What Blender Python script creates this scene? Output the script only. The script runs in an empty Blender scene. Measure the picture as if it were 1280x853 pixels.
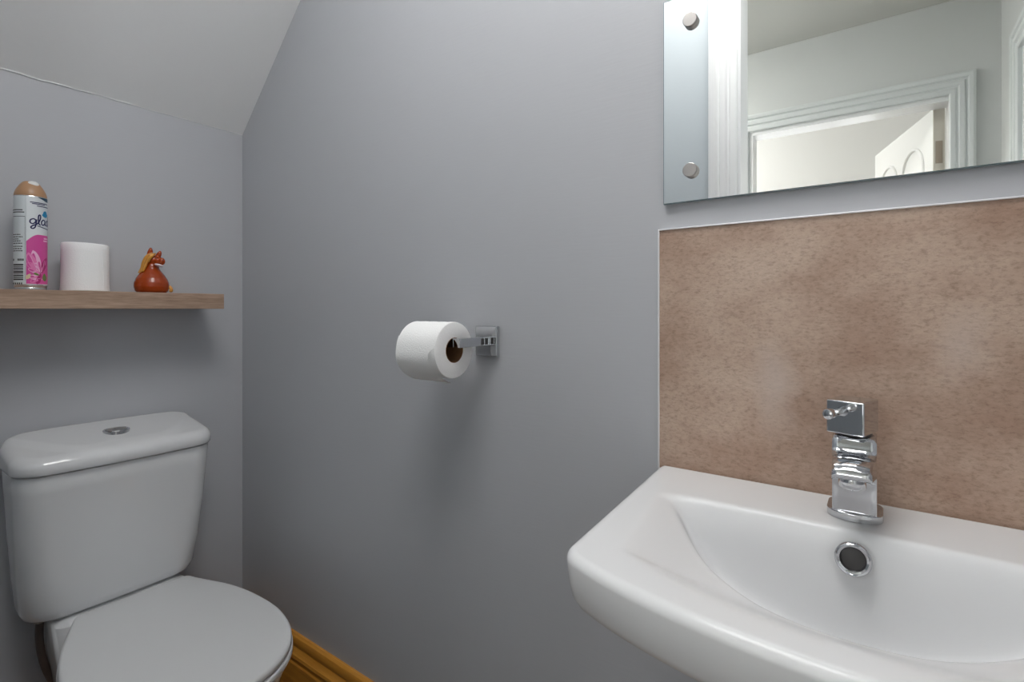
import bpy, bmesh, math, random
import numpy as np
from mathutils import Vector, Matrix

random.seed(7)
S = bpy.context.scene
COL = S.collection
PI = math.pi
H = 1.09            # camera height
XB = 0.80           # wall with basin, holder and mirror
YA = 1.604          # wall behind the toilet
CEIL = 2.40

# ------------------------------------------------------------------ materials
def new_mat(name):
    m = bpy.data.materials.new(name); m.use_nodes = True
    nt = m.node_tree
    return m, nt, nt.nodes['Principled BSDF']

def lin(r, g, b):
    f = lambda c: ((c/255+0.055)/1.055)**2.4 if c > 10.3 else c/255/12.92
    return (f(r), f(g), f(b), 1)

def simple(name, col, rough=0.5, metal=0.0, spec=0.5, coat=0.0, bump=0.0, bscale=60, stretch=(1,1,1), var=0.0):
    m, nt, p = new_mat(name)
    p.inputs['Base Color'].default_value = col
    p.inputs['Roughness'].default_value = rough
    p.inputs['Metallic'].default_value = metal
    p.inputs['Specular IOR Level'].default_value = spec
    p.inputs['Coat Weight'].default_value = coat
    p.inputs['Coat Roughness'].default_value = 0.05
    if bump or var:
        tc = nt.nodes.new('ShaderNodeTexCoord'); mp = nt.nodes.new('ShaderNodeMapping')
        mp.inputs['Scale'].default_value = stretch
        nz = nt.nodes.new('ShaderNodeTexNoise'); nz.inputs['Scale'].default_value = bscale
        nz.inputs['Detail'].default_value = 5
        nt.links.new(tc.outputs['Object'], mp.inputs['Vector']); nt.links.new(mp.outputs[0], nz.inputs['Vector'])
        if bump:
            bp = nt.nodes.new('ShaderNodeBump'); bp.inputs['Strength'].default_value = bump
            bp.inputs['Distance'].default_value = 0.002
            nt.links.new(nz.outputs['Fac'], bp.inputs['Height']); nt.links.new(bp.outputs[0], p.inputs['Normal'])
        if var:
            mx = nt.nodes.new('ShaderNodeMix'); mx.data_type = 'RGBA'
            mx.inputs['A'].default_value = tuple(c*(1-var) for c in col[:3]) + (1,)
            mx.inputs['B'].default_value = tuple(min(1, c*(1+var)) for c in col[:3]) + (1,)
            nt.links.new(nz.outputs['Fac'], mx.inputs['Factor'])
            nt.links.new(mx.outputs['Result'], p.inputs['Base Color'])
    return m

def emit(name, col, s):
    m, nt, p = new_mat(name)
    p.inputs['Base Color'].default_value = (0.8, 0.8, 0.8, 1)
    p.inputs['Emission Color'].default_value = col
    p.inputs['Emission Strength'].default_value = s
    return m

def wood(name, c1, c2, axis, scale=14, rough=0.45, coat=0.0, bump=0.15):
    m, nt, p = new_mat(name)
    tc = nt.nodes.new('ShaderNodeTexCoord'); mp = nt.nodes.new('ShaderNodeMapping')
    sc = [1, 1, 1]; sc[axis] = 0.07
    mp.inputs['Scale'].default_value = sc
    nz = nt.nodes.new('ShaderNodeTexNoise'); nz.inputs['Scale'].default_value = scale*14
    nz.inputs['Detail'].default_value = 6; nz.inputs['Roughness'].default_value = 0.65
    nz2 = nt.nodes.new('ShaderNodeTexNoise'); nz2.inputs['Scale'].default_value = scale*2.2
    mxf = nt.nodes.new('ShaderNodeMath'); mxf.operation = 'MULTIPLY_ADD'
    mxf.inputs[1].default_value = 0.45
    rp = nt.nodes.new('ShaderNodeValToRGB')
    rp.color_ramp.elements[0].position = 0.45; rp.color_ramp.elements[0].color = c1
    rp.color_ramp.elements[1].position = 0.95; rp.color_ramp.elements[1].color = c2
    L = nt.links.new
    L(tc.outputs['Object'], mp.inputs['Vector']); L(mp.outputs[0], nz.inputs['Vector']); L(mp.outputs[0], nz2.inputs['Vector'])
    L(nz2.outputs['Fac'], mxf.inputs[0]); L(nz.outputs['Fac'], mxf.inputs[2])
    L(mxf.outputs[0], rp.inputs['Fac']); L(rp.outputs['Color'], p.inputs['Base Color'])
    bp = nt.nodes.new('ShaderNodeBump'); bp.inputs['Strength'].default_value = bump; bp.inputs['Distance'].default_value = 0.001
    L(nz.outputs['Fac'], bp.inputs['Height']); L(bp.outputs[0], p.inputs['Normal'])
    p.inputs['Roughness'].default_value = rough; p.inputs['Coat Weight'].default_value = coat
    return m

M = {}
M['wall'] = simple('grey_wall_paint', (0.475, 0.482, 0.508, 1), rough=0.42, spec=0.45, bump=0.10, bscale=90, stretch=(1, 0.22, 2.4))
M['wall_cross'] = simple('grey_wall_paint_cross', (0.475, 0.482, 0.508, 1), rough=0.45, spec=0.4, bump=0.10, bscale=90, stretch=(0.22, 1, 2.4))
M['wall_pale'] = simple('pale_blue_grey_wall_paint', (0.50, 0.55, 0.58, 1), rough=0.5, spec=0.3, bump=0.08, bscale=90)
M['hall'] = simple('hall_wall_paint', (0.65, 0.665, 0.655, 1), rough=0.6, spec=0.3, bump=0.1, bscale=70)
M['ceiling'] = simple('ceiling_paint', (0.88, 0.88, 0.875, 1), rough=0.7, spec=0.2, bump=0.15, bscale=45)
M['hall_ceiling'] = simple('hall_ceiling_paint', (0.66, 0.66, 0.63, 1), rough=0.8, spec=0.2, bump=0.1, bscale=45)
M['white_room'] = simple('white_room_paint', (0.84, 0.84, 0.82, 1), rough=0.7, spec=0.2)
M['gloss_white'] = simple('white_gloss_paint', (0.82, 0.83, 0.83, 1), rough=0.28, spec=0.5)
M['ceramic'] = simple('white_ceramic', (0.70, 0.705, 0.715, 1), rough=0.12, spec=0.5, coat=0.3)
M['plastic'] = simple('white_seat_plastic', (0.70, 0.705, 0.71, 1), rough=0.33, spec=0.45)
M['chrome'] = simple('polished_chrome', (0.60, 0.61, 0.63, 1), rough=0.06, metal=1)
M['nickel'] = simple('brushed_nickel', (0.47, 0.44, 0.42, 1), rough=0.36, metal=1)
M['dark'] = simple('dark_hole', (0.035, 0.032, 0.032, 1), rough=0.35)
M['mirror'] = simple('mirror_silver', (0.94, 0.952, 0.947, 1), rough=0.0, metal=1)
M['glass_edge'] = simple('mirror_glass_edge', (0.20, 0.27, 0.29, 1), rough=0.15)
M['trim_metal'] = simple('satin_edge_trim', (0.86, 0.85, 0.87, 1), rough=0.3, metal=0.15)
M['paper'] = simple('tissue_paper', (0.93, 0.925, 0.92, 1), rough=0.95, spec=0.1, bump=0.35, bscale=420)
M['card'] = simple('cardboard_core', (0.20, 0.105, 0.055, 1), rough=0.9, spec=0.1, var=0.2, bscale=80)
M['tan_cap'] = simple('tan_plastic_cap', lin(178, 138, 104), rough=0.35)
M['white_pl'] = simple('white_plastic_nozzle', (0.8, 0.8, 0.78, 1), rough=0.4)
M['can_print'] = simple('silver_white_can_print', (0.78, 0.81, 0.83, 1), rough=0.3, metal=0.1)
M['can_back'] = simple('pale_can_back_print', (0.70, 0.74, 0.76, 1), rough=0.4)
M['can_metal'] = simple('bare_can_metal', (0.7, 0.71, 0.72, 1), rough=0.25, metal=1)
M['ink'] = simple('navy_ink', lin(28, 30, 88), rough=0.4)
M['ink_black'] = simple('black_ink', (0.03, 0.03, 0.035, 1), rough=0.5)
M['blue'] = simple('blue_print', lin(30, 140, 190), rough=0.4)
M['teal'] = simple('dark_teal_print', lin(20, 70, 95), rough=0.4)
M['pink'] = simple('magenta_print', lin(218, 82, 160), rough=0.4)
M['pink_l'] = simple('pale_pink_print', lin(246, 188, 222), rough=0.4)
M['pink_m'] = simple('mid_pink_print', lin(236, 130, 190), rough=0.4)
M['pink_d'] = simple('deep_pink_print', lin(180, 35, 115), rough=0.4)
M['green'] = simple('leaf_green_print', lin(105, 130, 60), rough=0.4)
M['cream'] = simple('cream_print', lin(225, 205, 170), rough=0.4)
M['orange'] = simple('orange_glaze', lin(156, 58, 5), rough=0.22, spec=0.4, coat=0.2, var=0.25, bscale=60)
M['yellow'] = simple('yellow_glaze', lin(205, 142, 48), rough=0.3, coat=0.3, var=0.3, bscale=120)
M['teeth'] = simple('white_glaze', (0.75, 0.68, 0.68, 1), rough=0.3)
M['rubber'] = simple('dark_braided_hose', (0.07, 0.05, 0.042, 1), rough=0.5, bump=0.4, bscale=300)
M['brass'] = simple('stained_metal', (0.35, 0.30, 0.24, 1), rough=0.5, metal=0.6)
M['bare_edge'] = simple('bare_door_edge', (0.60, 0.57, 0.50, 1), rough=0.6)
M['hall_gloss'] = simple('hall_trim_paint', (0.70, 0.73, 0.725, 1), rough=0.35, spec=0.4)
M['basin_ceramic'] = simple('basin_ceramic', (0.76, 0.765, 0.775, 1), rough=0.26, spec=0.35)
M['oak'] = wood('pale_oak_laminate', lin(132, 106, 88), lin(186, 158, 137), 0, scale=22, rough=0.5)
M['pine'] = wood('varnished_pine', lin(188, 122, 40), lin(230, 166, 72), 1, scale=5, rough=0.3, coat=0.4, bump=0.05)
M['pine_x'] = wood('varnished_pine_cross', lin(188, 122, 40), lin(230, 166, 72), 0, scale=5, rough=0.3, coat=0.4, bump=0.05)
M['floor'] = wood('brown_laminate_floor', lin(64, 50, 42), lin(100, 80, 66), 1, scale=6, rough=0.4)
M['lamp'] = emit('lamp_opal', (1.0, 0.985, 0.96, 1), 10.4)  # glow of the added cloakroom panel
M['lamp_room'] = emit('room_lamp_opal', (1.0, 0.99, 0.975, 1), 54)  # glow of the light added in the far room
M['lamp_hall'] = emit('hall_lamp_opal', (1.0, 0.98, 0.95, 1), 74)  # glow of the light added in the hall
M['day'] = emit('daylit_frosted_glass', (0.90, 0.96, 1.0, 1), 4.6)
M['day2'] = emit('daylit_window_glass', (0.98, 0.99, 1.0, 1), 2.6)

def splash_mat():
    m, nt, p = new_mat('copper_concrete_panel')
    L = nt.links.new; N = nt.nodes.new
    tc = N('ShaderNodeTexCoord'); mp = N('ShaderNodeMapping'); mp.inputs['Scale'].default_value = (1, 1, 1.5)
    L(tc.outputs['Object'], mp.inputs['Vector'])
    def noise(scale, detail, rough=0.6, src=mp):
        n = N('ShaderNodeTexNoise'); n.inputs['Scale'].default_value = scale; n.inputs['Detail'].default_value = detail
        n.inputs['Roughness'].default_value = rough; L(src.outputs[0], n.inputs['Vector']); return n
    big = noise(5.5, 5, 0.55)
    rp = N('ShaderNodeValToRGB'); e = rp.color_ramp.elements
    e[0].position = 0.34; e[0].color = lin(167, 137, 119)
    e[1].position = 0.66; e[1].color = lin(199, 177, 160)
    L(big.outputs['Fac'], rp.inputs['Fac'])
    # horizontal trowel streaks
    mp2 = N('ShaderNodeMapping'); mp2.inputs['Scale'].default_value = (1, 0.7, 1.5); L(tc.outputs['Object'], mp2.inputs['Vector'])
    st = noise(130, 8, 0.8, mp2)
    r2 = N('ShaderNodeValToRGB'); r2.color_ramp.elements[0].position = 0.30; r2.color_ramp.elements[0].color = (0.70, 0.66, 0.63, 1)
    r2.color_ramp.elements[1].position = 0.58; r2.color_ramp.elements[1].color = (1.03, 1.02, 1.01, 1)
    L(st.outputs['Fac'], r2.inputs['Fac'])
    mul = N('ShaderNodeMix'); mul.data_type = 'RGBA'; mul.blend_type = 'MULTIPLY'; mul.inputs['Factor'].default_value = 0.6
    L(rp.outputs['Color'], mul.inputs['A']); L(r2.outputs['Color'], mul.inputs['B'])
    # fine pits
    pit = noise(210, 5, 0.75, mp2)
    r3 = N('ShaderNodeValToRGB'); r3.color_ramp.elements[0].position = 0.34; r3.color_ramp.elements[0].color = (0.62, 0.58, 0.55, 1)
    r3.color_ramp.elements[1].position = 0.50; r3.color_ramp.elements[1].color = (1, 1, 1, 1)
    L(pit.outputs['Fac'], r3.inputs['Fac'])
    mul2 = N('ShaderNodeMix'); mul2.data_type = 'RGBA'; mul2.blend_type = 'MULTIPLY'; mul2.inputs['Factor'].default_value = 0.75
    L(mul.outputs['Result'], mul2.inputs['A']); L(r3.outputs['Color'], mul2.inputs['B'])
    # two paler patches with wobbly edges, blended over the panel colour
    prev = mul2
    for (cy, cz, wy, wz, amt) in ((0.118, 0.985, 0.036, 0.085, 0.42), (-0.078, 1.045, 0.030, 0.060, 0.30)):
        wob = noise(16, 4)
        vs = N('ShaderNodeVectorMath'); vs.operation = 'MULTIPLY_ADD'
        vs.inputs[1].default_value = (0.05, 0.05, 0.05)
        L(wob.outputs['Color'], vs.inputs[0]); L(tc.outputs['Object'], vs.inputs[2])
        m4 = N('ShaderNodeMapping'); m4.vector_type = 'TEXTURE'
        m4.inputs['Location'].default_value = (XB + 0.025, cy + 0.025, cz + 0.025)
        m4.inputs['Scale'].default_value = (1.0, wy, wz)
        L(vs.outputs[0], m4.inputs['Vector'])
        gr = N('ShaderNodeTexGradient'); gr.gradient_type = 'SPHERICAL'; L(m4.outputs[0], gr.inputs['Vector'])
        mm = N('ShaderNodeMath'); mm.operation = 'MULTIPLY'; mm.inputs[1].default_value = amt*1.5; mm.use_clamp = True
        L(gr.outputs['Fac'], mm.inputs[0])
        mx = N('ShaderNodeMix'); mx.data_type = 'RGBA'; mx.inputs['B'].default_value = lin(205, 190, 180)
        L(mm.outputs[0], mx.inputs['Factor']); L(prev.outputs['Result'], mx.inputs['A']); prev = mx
    L(prev.outputs['Result'], p.inputs['Base Color'])
    bp = N('ShaderNodeBump'); bp.inputs['Strength'].default_value = 0.35; bp.inputs['Distance'].default_value = 0.001
    L(st.outputs['Fac'], bp.inputs['Height']); L(bp.outputs[0], p.inputs['Normal'])
    p.inputs['Roughness'].default_value = 0.42
    return m
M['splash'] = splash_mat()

# ------------------------------------------------------------------ mesh helpers
def build(name, verts, faces, mat, parent=None, smooth=True, angle=40, mats=None, fmat=None):
    me = bpy.data.meshes.new(name)
    me.from_pydata([tuple(v) for v in verts], [], [tuple(f) for f in faces])
    bm = bmesh.new(); bm.from_mesh(me)
    bmesh.ops.recalc_face_normals(bm, faces=bm.faces)
    bm.to_mesh(me); bm.free()
    for mm in (mats or [mat]): me.materials.append(mm)
    if fmat:
        for poly, i in zip(me.polygons, fmat): poly.material_index = i
    if smooth:
        for poly in me.polygons: poly.use_smooth = True
        me.set_sharp_from_angle(angle=math.radians(angle))
    me.update()
    o = bpy.data.objects.new(name, me); COL.objects.link(o)
    if parent is not None: attach(o, parent)
    return o

def root_matrix(p):
    m = Matrix.LocRotScale(p.location, p.rotation_euler, p.scale)
    return root_matrix(p.parent) @ p.matrix_parent_inverse @ m if p.parent else m

def attach(o, parent, local=False):
    o.parent = parent
    if not local: o.matrix_parent_inverse = root_matrix(parent).inverted()

def empty(name, label, cat, loc, rotz=0, group=None):
    o = bpy.data.objects.new(name, None); COL.objects.link(o)
    o.empty_display_size = 0.05
    o.location = loc; o.rotation_euler = (0, 0, rotz)
    tag(o, label, cat, group); return o

def tag(o, label, cat, group=None):
    o['label'] = label; o['category'] = cat
    if group: o['group'] = group
    return o

def structure(o):
    o['kind'] = 'structure'; return o

def sstep(a, b_, x):
    t = max(0, min(1, (x-a)/(b_-a))); return t*t*(3-2*t)

class MB:
    def __init__(s): s.v = []; s.f = []; s.m = []
    def add(s, v, f, mi=0):
        n = len(s.v); s.v += [Vector(p) for p in v]; s.f += [tuple(i+n for i in q) for q in f]; s.m += [mi]*len(f)
    def box(s, x0, x1, y0, y1, z0, z1, mi=0):
        v = [(x, y, z) for z in (z0, z1) for y in (y0, y1) for x in (x0, x1)]
        s.add(v, [(0,2,3,1),(4,5,7,6),(0,1,5,4),(2,6,7,3),(0,4,6,2),(1,3,7,5)], mi)
    def build(s, name, mat, parent=None, bevel=0, mats=None, smooth=True, angle=40):
        o = build(name, s.v, s.f, mat, parent, smooth, angle, mats, s.m if mats else None)
        if bevel: add_bevel(o, bevel)
        return o

def add_bevel(o, w, seg=3):
    b = o.modifiers.new('bevel', 'BEVEL'); b.width = w; b.segments = seg; b.limit_method = 'ANGLE'; b.angle_limit = math.radians(35)
    b.harden_normals = False
    return o

def loft(rings, cap0=True, cap1=True, closed=True):
    v = []; f = []; n = len(rings[0])
    for r in rings: v += [Vector(p) for p in r]
    for i in range(len(rings)-1):
        for j in range(n if closed else n-1):
            k = (j+1) % n
            f.append((i*n+j, i*n+k, (i+1)*n+k, (i+1)*n+j))
    if cap0: f.append(tuple(range(n))[::-1])
    if cap1: f.append(tuple((len(rings)-1)*n + j for j in range(n)))
    return v, f

def rrect(x0, x1, y0, y1, r, n=10, bow=0.0):
    """rounded rectangle, optional bow of the y0 side towards -y"""
    pts = []
    for cx, cy, a0 in ((x1-r, y1-r, 0), (x0+r, y1-r, PI/2), (x0+r, y0+r, PI), (x1-r, y0+r, 1.5*PI)):
        for i in range(n+1):
            a = a0 + (PI/2)*i/n
            pts.append((cx + r*math.cos(a), cy + r*math.sin(a)))
    # subdivide long sides
    out = []
    for i, p in enumerate(pts):
        q = pts[(i+1) % len(pts)]
        out.append(p)
        d = math.hypot(q[0]-p[0], q[1]-p[1])
        k = int(d/0.012)
        for j in range(1, k): out.append((p[0]+(q[0]-p[0])*j/k, p[1]+(q[1]-p[1])*j/k))
    if bow:
        cx = (x0+x1)/2; hw = (x1-x0)/2
        res = []
        for x, y in out:
            w = (y1-y)/(y1-y0)
            res.append((x, y - bow*w*(1-((x-cx)/hw)**2)))
        out = res
    return out

def offset(pts, d):
    """move a counter-clockwise closed outline outwards by d"""
    n = len(pts); out = []
    for i in range(n):
        a = pts[i-1]; b = pts[(i+1) % n]
        tx, ty = b[0]-a[0], b[1]-a[1]; l = math.hypot(tx, ty) or 1
        out.append((pts[i][0] + ty/l*d, pts[i][1] - tx/l*d))
    return out

def topped_solid(pts, centre, zf, skirt, rings=24, power=0.7, cap=True):
    """plateau of concentric rings with height zf(x,y), then skirt rings [(outline, z)]"""
    n = len(pts); v = [Vector((centre[0], centre[1], zf(*centre)))]; f = []
    for i in range(1, rings+1):
        s = (i/rings)**power
        for x, y in pts:
            X = centre[0]+(x-centre[0])*s; Y = centre[1]+(y-centre[1])*s
            v.append(Vector((X, Y, zf(X, Y))))
    for j in range(n): f.append((0, 1+j, 1+(j+1) % n))
    nr = rings
    for o, z in skirt:
        for j, (x, y) in enumerate(o): v.append(Vector((x, y, z(x, y) if callable(z) else z)))
        nr += 1
    for i in range(nr-1):
        a = 1+i*n; b = a+n
        for j in range(n):
            k = (j+1) % n; f.append((a+j, b+j, b+k, a+k))
    if cap: f.append(tuple(1+(nr-1)*n + j for j in range(n)))
    return v, f

def roundover(pts, r, top, steps=5):
    """skirt rings that roll from the plateau edge down through r"""
    res = []
    for i in range(1, steps+1):
        a = PI/2*i/steps
        res.append((offset(pts, r*math.sin(a)), top - r*(1-math.cos(a))))
    return res

def lathe(profile, n=48, c=(0, 0)):
    rings = [[(c[0]+r*math.cos(2*PI*j/n), c[1]+r*math.sin(2*PI*j/n), z) for j in range(n)] for r, z in profile]
    return loft(rings)

def tube(path, r, n=12, caps=True):
    P = [Vector(p) for p in path]; rings = []
    up = Vector((0, 0, 1)); prev = None
    for i, p in enumerate(P):
        t = (P[min(i+1, len(P)-1)] - P[max(i-1, 0)]).normalized()
        if prev is None:
            a = up if abs(t.z) < 0.9 else Vector((1, 0, 0))
            prev = (a - t*a.dot(t)).normalized()
        else:
            prev = (prev - t*prev.dot(t)).normalized()
        b = t.cross(prev); rr = r[i] if isinstance(r, (list, tuple)) else r
        rings.append([p + (prev*math.cos(2*PI*j/n) + b*math.sin(2*PI*j/n))*rr for j in range(n)])
    return loft(rings, caps, caps)

def spline(pts, k=8):
    """Catmull-Rom through pts"""
    P = [np.array(p, float) for p in pts]; P = [2*P[0]-P[1]] + P + [2*P[-1]-P[-2]]; out = []
    for i in range(1, len(P)-2):
        for j in range(k):
            t = j/k
            out.append(0.5*((2*P[i]) + (P[i+1]-P[i-1])*t + (2*P[i-1]-5*P[i]+4*P[i+1]-P[i+2])*t*t + (3*P[i]-P[i-1]-3*P[i+1]+P[i+2])*t**3))
    out.append(P[-2]); return [tuple(p) for p in out]

def sphere(c, r, nu=20, nv=14, rot=None):
    v = []; f = []
    for i in range(nv+1):
        th = PI*i/nv
        for j in range(nu):
            ph = 2*PI*j/nu
            p = Vector((r[0]*math.sin(th)*math.cos(ph), r[1]*math.sin(th)*math.sin(ph), r[2]*math.cos(th)))
            if rot: p = rot @ p
            v.append(p + Vector(c))
    for i in range(nv):
        for j in range(nu):
            k = (j+1) % nu; f.append((i*nu+j, (i+1)*nu+j, (i+1)*nu+k, i*nu+k))
    return v, f

# ------------------------------------------------------------------ the room
T = 0.10
XD = -0.05                  # face of the wall with the doorway, behind the camera
YG = -0.55                  # near end wall of the cloakroom
HX = -1.27                  # far wall of the hall
HF = -0.40                  # end wall of the hall
b = MB(); b.box(-3.6, 1.0, -2.2, 3.0, -0.1, 0); structure(b.build('floor', M['floor']))
b = MB(); b.box(XB, XB+T, YG-T, YA+T, 0, CEIL); structure(b.build('wall_right', M['wall']))
b = MB(); b.box(XD-T, XB, YA, YA+T, 0, CEIL); structure(b.build('wall_back', M['wall_cross']))
b = MB(); b.box(XD-T, XB, YG-T, YG, 0, CEIL); structure(b.build('wall_near', M['wall_cross']))
DY0, DY1, DZ = -0.42, 0.345, 2.13
b = MB()
b.box(XD-T, XD, DY1, YA, 0, CEIL); b.box(XD-T, XD, YG, DY0, 0, CEIL); b.box(XD-T, XD, DY0, DY1, DZ, CEIL)
structure(b.build('wall_left', M['wall_pale']))
# sloping soffit under the stairs, then the flat ceiling
zc = 1.63; y1 = YA - (CEIL-zc)/0.975
b = MB()
b.add([(XD, YA, zc), (XB, YA, zc), (XB, y1, CEIL), (XD, y1, CEIL), (XD, YA, CEIL+0.06), (XB, YA, CEIL+0.06), (XB, y1, CEIL+0.06), (XD, y1, CEIL+0.06)],
      [(0,1,2,3), (4,5,6,7), (0,1,5,4), (2,3,7,6), (1,2,6,5), (0,3,7,4)])
structure(b.build('ceiling_slope', M['ceiling'], smooth=False))
b = MB(); b.box(XD, XB, YG, y1, CEIL, CEIL+0.06); structure(b.build('ceiling', M['ceiling']))
b = MB()
b.v = []; 
pts = [(XD+(XB-XD)*i/40, YA-0.002, zc+0.001+0.0012*math.sin(i*1.7)+0.001*math.sin(i*0.6)) for i in range(41)]
v, f = tube(pts, [(0.0006+0.0010*abs(math.sin(i*0.9)))*(1 if i < 27 else 0.4) for i in range(41)], 6)
structure(build('trim_caulk', v, f, M['ceiling']))

# hall and the bright rooms beyond
EY0, EY1, EZ = -0.237, 0.55, 2.0
b = MB(); b.box(HX, XD-T, HF, 3.0, CEIL, CEIL+0.06); structure(b.build('ceiling_hall', M['hall_ceiling']))
b = MB()
b.box(HX-T, HX, EY1, 3.0, 0, CEIL); b.box(HX-T, HX, HF-T, EY0-0.02, 0, CEIL); b.box(HX-T, HX, EY0-0.02, EY1, EZ, CEIL)
structure(b.build('wall_hall_far', M['hall']))
b = MB(); b.box(XD-T-0.02, XD-T, DY1+0.1, 3.0, 0, CEIL); structure(b.build('wall_hall_near', M['hall']))
FX0, FX1 = -0.89, -0.20
b = MB()
b.box(HX, FX0, HF-T, HF, 0, CEIL); b.box(FX1, XD-T, HF-T, HF, 0, CEIL); b.box(FX0, FX1, HF-T, HF, 2.0, CEIL)
structure(b.build('wall_hall_end', M['hall']))
b = MB(); b.box(HX-T, XD, 2.9, 3.0, 0, CEIL); structure(b.build('wall_hall_back', M['hall']))
# porch beyond the end door, with a daylit window
b = MB()
b.box(FX0-0.2, FX0-0.14, -1.6, HF-T, 0, CEIL); b.box(FX1+0.05, FX1+0.11, -1.6, HF-T, 0, CEIL)
b.box(FX0-0.2, FX1+0.11, -1.66, -1.6, 0, CEIL); b.box(FX0-0.2, FX1+0.11, -1.66, HF-T, CEIL, CEIL+0.06)
structure(b.build('wall_porch', M['white_room']))
w = MB(); w.box(-0.84, -0.26, -1.595, -1.59, 0.35, 1.95); wo = structure(w.build('window_1', M['day']))
fr = MB()
for x in (-0.88, -0.565, -0.25): fr.box(x-0.02, x+0.02, -1.60, -1.565, 0.31, 1.99)
for z in (0.31, 1.15, 1.99): fr.box(-0.90, -0.23, -1.60, -1.565, z-0.02, z+0.02)
fr.build('window_frame', M['gloss_white'], wo)
# white room through the far door
b = MB()
RX, RC_ = -2.95, 2.78
b.box(RX-0.06, RX, -1.2, 2.4, 0, RC_); b.box(RX, HX-T, -1.26, -1.2, 0, RC_); b.box(RX, HX-T, 2.4, 2.46, 0, RC_)
b.box(RX, HX-T, -1.2, 2.4, RC_, RC_+0.06)
b.box(HX-T-0.005, HX-T, EY1, 2.4, 0, RC_); b.box(HX-T-0.005, HX-T, -1.2, EY0-0.02, 0, RC_); b.box(HX-T-0.005, HX-T, EY0-0.02, EY1, EZ, RC_)
structure(b.build('wall_bedroom', M['white_room']))
w = MB(); w.box(RX+0.005, RX+0.01, -0.30, 0.90, 0.85, 1.80); wo = structure(w.build('window_2', M['day2']))
fr = MB()
for y in (-0.32, 0.30, 0.92): fr.box(RX, RX+0.04, y-0.025, y+0.025, 0.81, 1.84)
for z in (0.83, 1.82): fr.box(RX, RX+0.04, -0.345, 0.945, z-0.025, z+0.025)
fr.build('window_frame', M['gloss_white'], wo)

# architraves: profile (distance out from the opening, projection), mitred at the head
ARCH = [(0,0),(0,0.012),(0.004,0.015),(0.018,0.015),(0.022,0.010),(0.027,0.010),(0.032,0.018),(0.046,0.019),(0.050,0.012),(0.055,0.012),(0.060,0.021),(0.072,0.023),(0.079,0.020),(0.081,0.014),(0.081,0)]
def architrave(name, along, plane, out, a0, a1, zt, scale=1.0, mat='gloss_white'):
    """along: 'y' (wall of constant x) or 'x' (wall of constant y)"""
    rings = [[] for _ in range(4)]
    for wd, pr in ARCH:
        wd *= scale
        for k, (a, z) in enumerate(((a0-wd, 0), (a0-wd, zt+wd), (a1+wd, zt+wd), (a1+wd, 0))):
            q = plane + out*pr
            rings[k].append((q, a, z) if along == 'y' else (a, q, z))
    v, f = loft(rings)
    return structure(build(name, v, f, M[mat], angle=30))
def lining(name, along, p0, p1, a0, a1, zt, t=0.012):
    b = MB()
    for (u0, u1, z0, z1) in ((a0, a0+t, 0, zt), (a1-t, a1, 0, zt), (a0+t, a1-t, zt-t, zt)):
        if along == 'y': b.box(p0, p1, u0, u1, z0, z1)
        else: b.box(u0, u1, p0, p1, z0, z1)
    return structure(b.build(name, M['gloss_white']))
architrave('trim_1', 'y', XD, 1, DY0, DY1, DZ)
lining('trim_2', 'y', XD-T, XD, DY0, DY1, DZ, 0.008)
architrave('trim_3', 'y', HX, 1, EY0, EY1, EZ, 1.05, 'hall_gloss')
lining('trim_4', 'y', HX-T, HX, EY0-0.02, EY1, EZ, 0.02)
architrave('trim_5', 'x', HF, 1, FX0, FX1, 2.0, 1.0, 'hall_gloss')
lining('trim_6', 'x', HF-T, HF, FX0, FX1, 2.0)

# bedroom door standing open on its right jamb, a little short of square
DA = math.radians(17); dux, duy = -math.cos(DA), math.sin(DA)
def leaf(sd, n, z): return (HX-T+0.004 + dux*sd + math.sin(DA)*n, EY0+0.044 + duy*sd + math.cos(DA)*n, z)
d = MB(); d.box(0.006, 0.745, -0.042, 0.0, 0.012, 1.985); d.v = [Vector(leaf(*p)) for p in d.v]
dr = structure(d.build('door_1', M['white_room'], bevel=0.002))
for s0, s1 in ((0.10, 0.335), (0.41, 0.645)):
    cs = (s0+s1)/2; hw = (s1-s0)/2
    for z0, z1 in ((1.02, 1.86), (0.2, 0.86)):
        arch = 0.11 if z1 > 1 else 0.0
        pts = [(s0, z0), (s0, z1-arch)] + ([(cs-hw*math.cos(PI*i/16), z1-arch+arch*math.sin(PI*i/16)) for i in range(1, 16)] if arch else []) + [(s1, z1-arch), (s1, z0), (s0, z0)]
        v, f = tube([leaf(a, 0.001, z) for a, z in pts], 0.008, 8); build('door_panel', v, f, M['white_room'], dr)
h = MB(); h.box(0.003, 0.006, -0.042, 0.0, 0.012, 1.985); h.v = [Vector(leaf(*p)) for p in h.v]
o = h.build('hinge_edge', M['bare_edge'], dr); o['label'] = 'bare beige hinge edge'
h = MB(); h.box(0.0015, 0.003, -0.034, -0.008, 1.74, 1.84)
for z in (1.755, 1.79, 1.825): h.box(0.0, 0.002, -0.026, -0.018, z-0.004, z+0.004)
h.v = [Vector(leaf(*p)) for p in h.v]; h.build('hinge', M['brass'], dr)

# skirting with a moulded top
SK = [(0,0),(0.020,0),(0.020,0.128),(0.0175,0.133),(0.0175,0.140),(0.0205,0.146),(0.0195,0.154),(0.0140,0.162),(0.0110,0.170),(0.0130,0.176),(0.0140,0.186),(0.0110,0.196),(0.0060,0.201),(0,0.201)]
v, f = loft([[(XB-p, y, z) for p, z in SK] for y in (YG, YA)]); structure(build('baseboard_right', v, f, M['pine'], angle=25))
v, f = loft([[(x, YA-p, z) for p, z in SK] for x in (XD, XB-0.02)]); structure(build('baseboard_back', v, f, M['pine_x'], angle=25))

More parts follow.
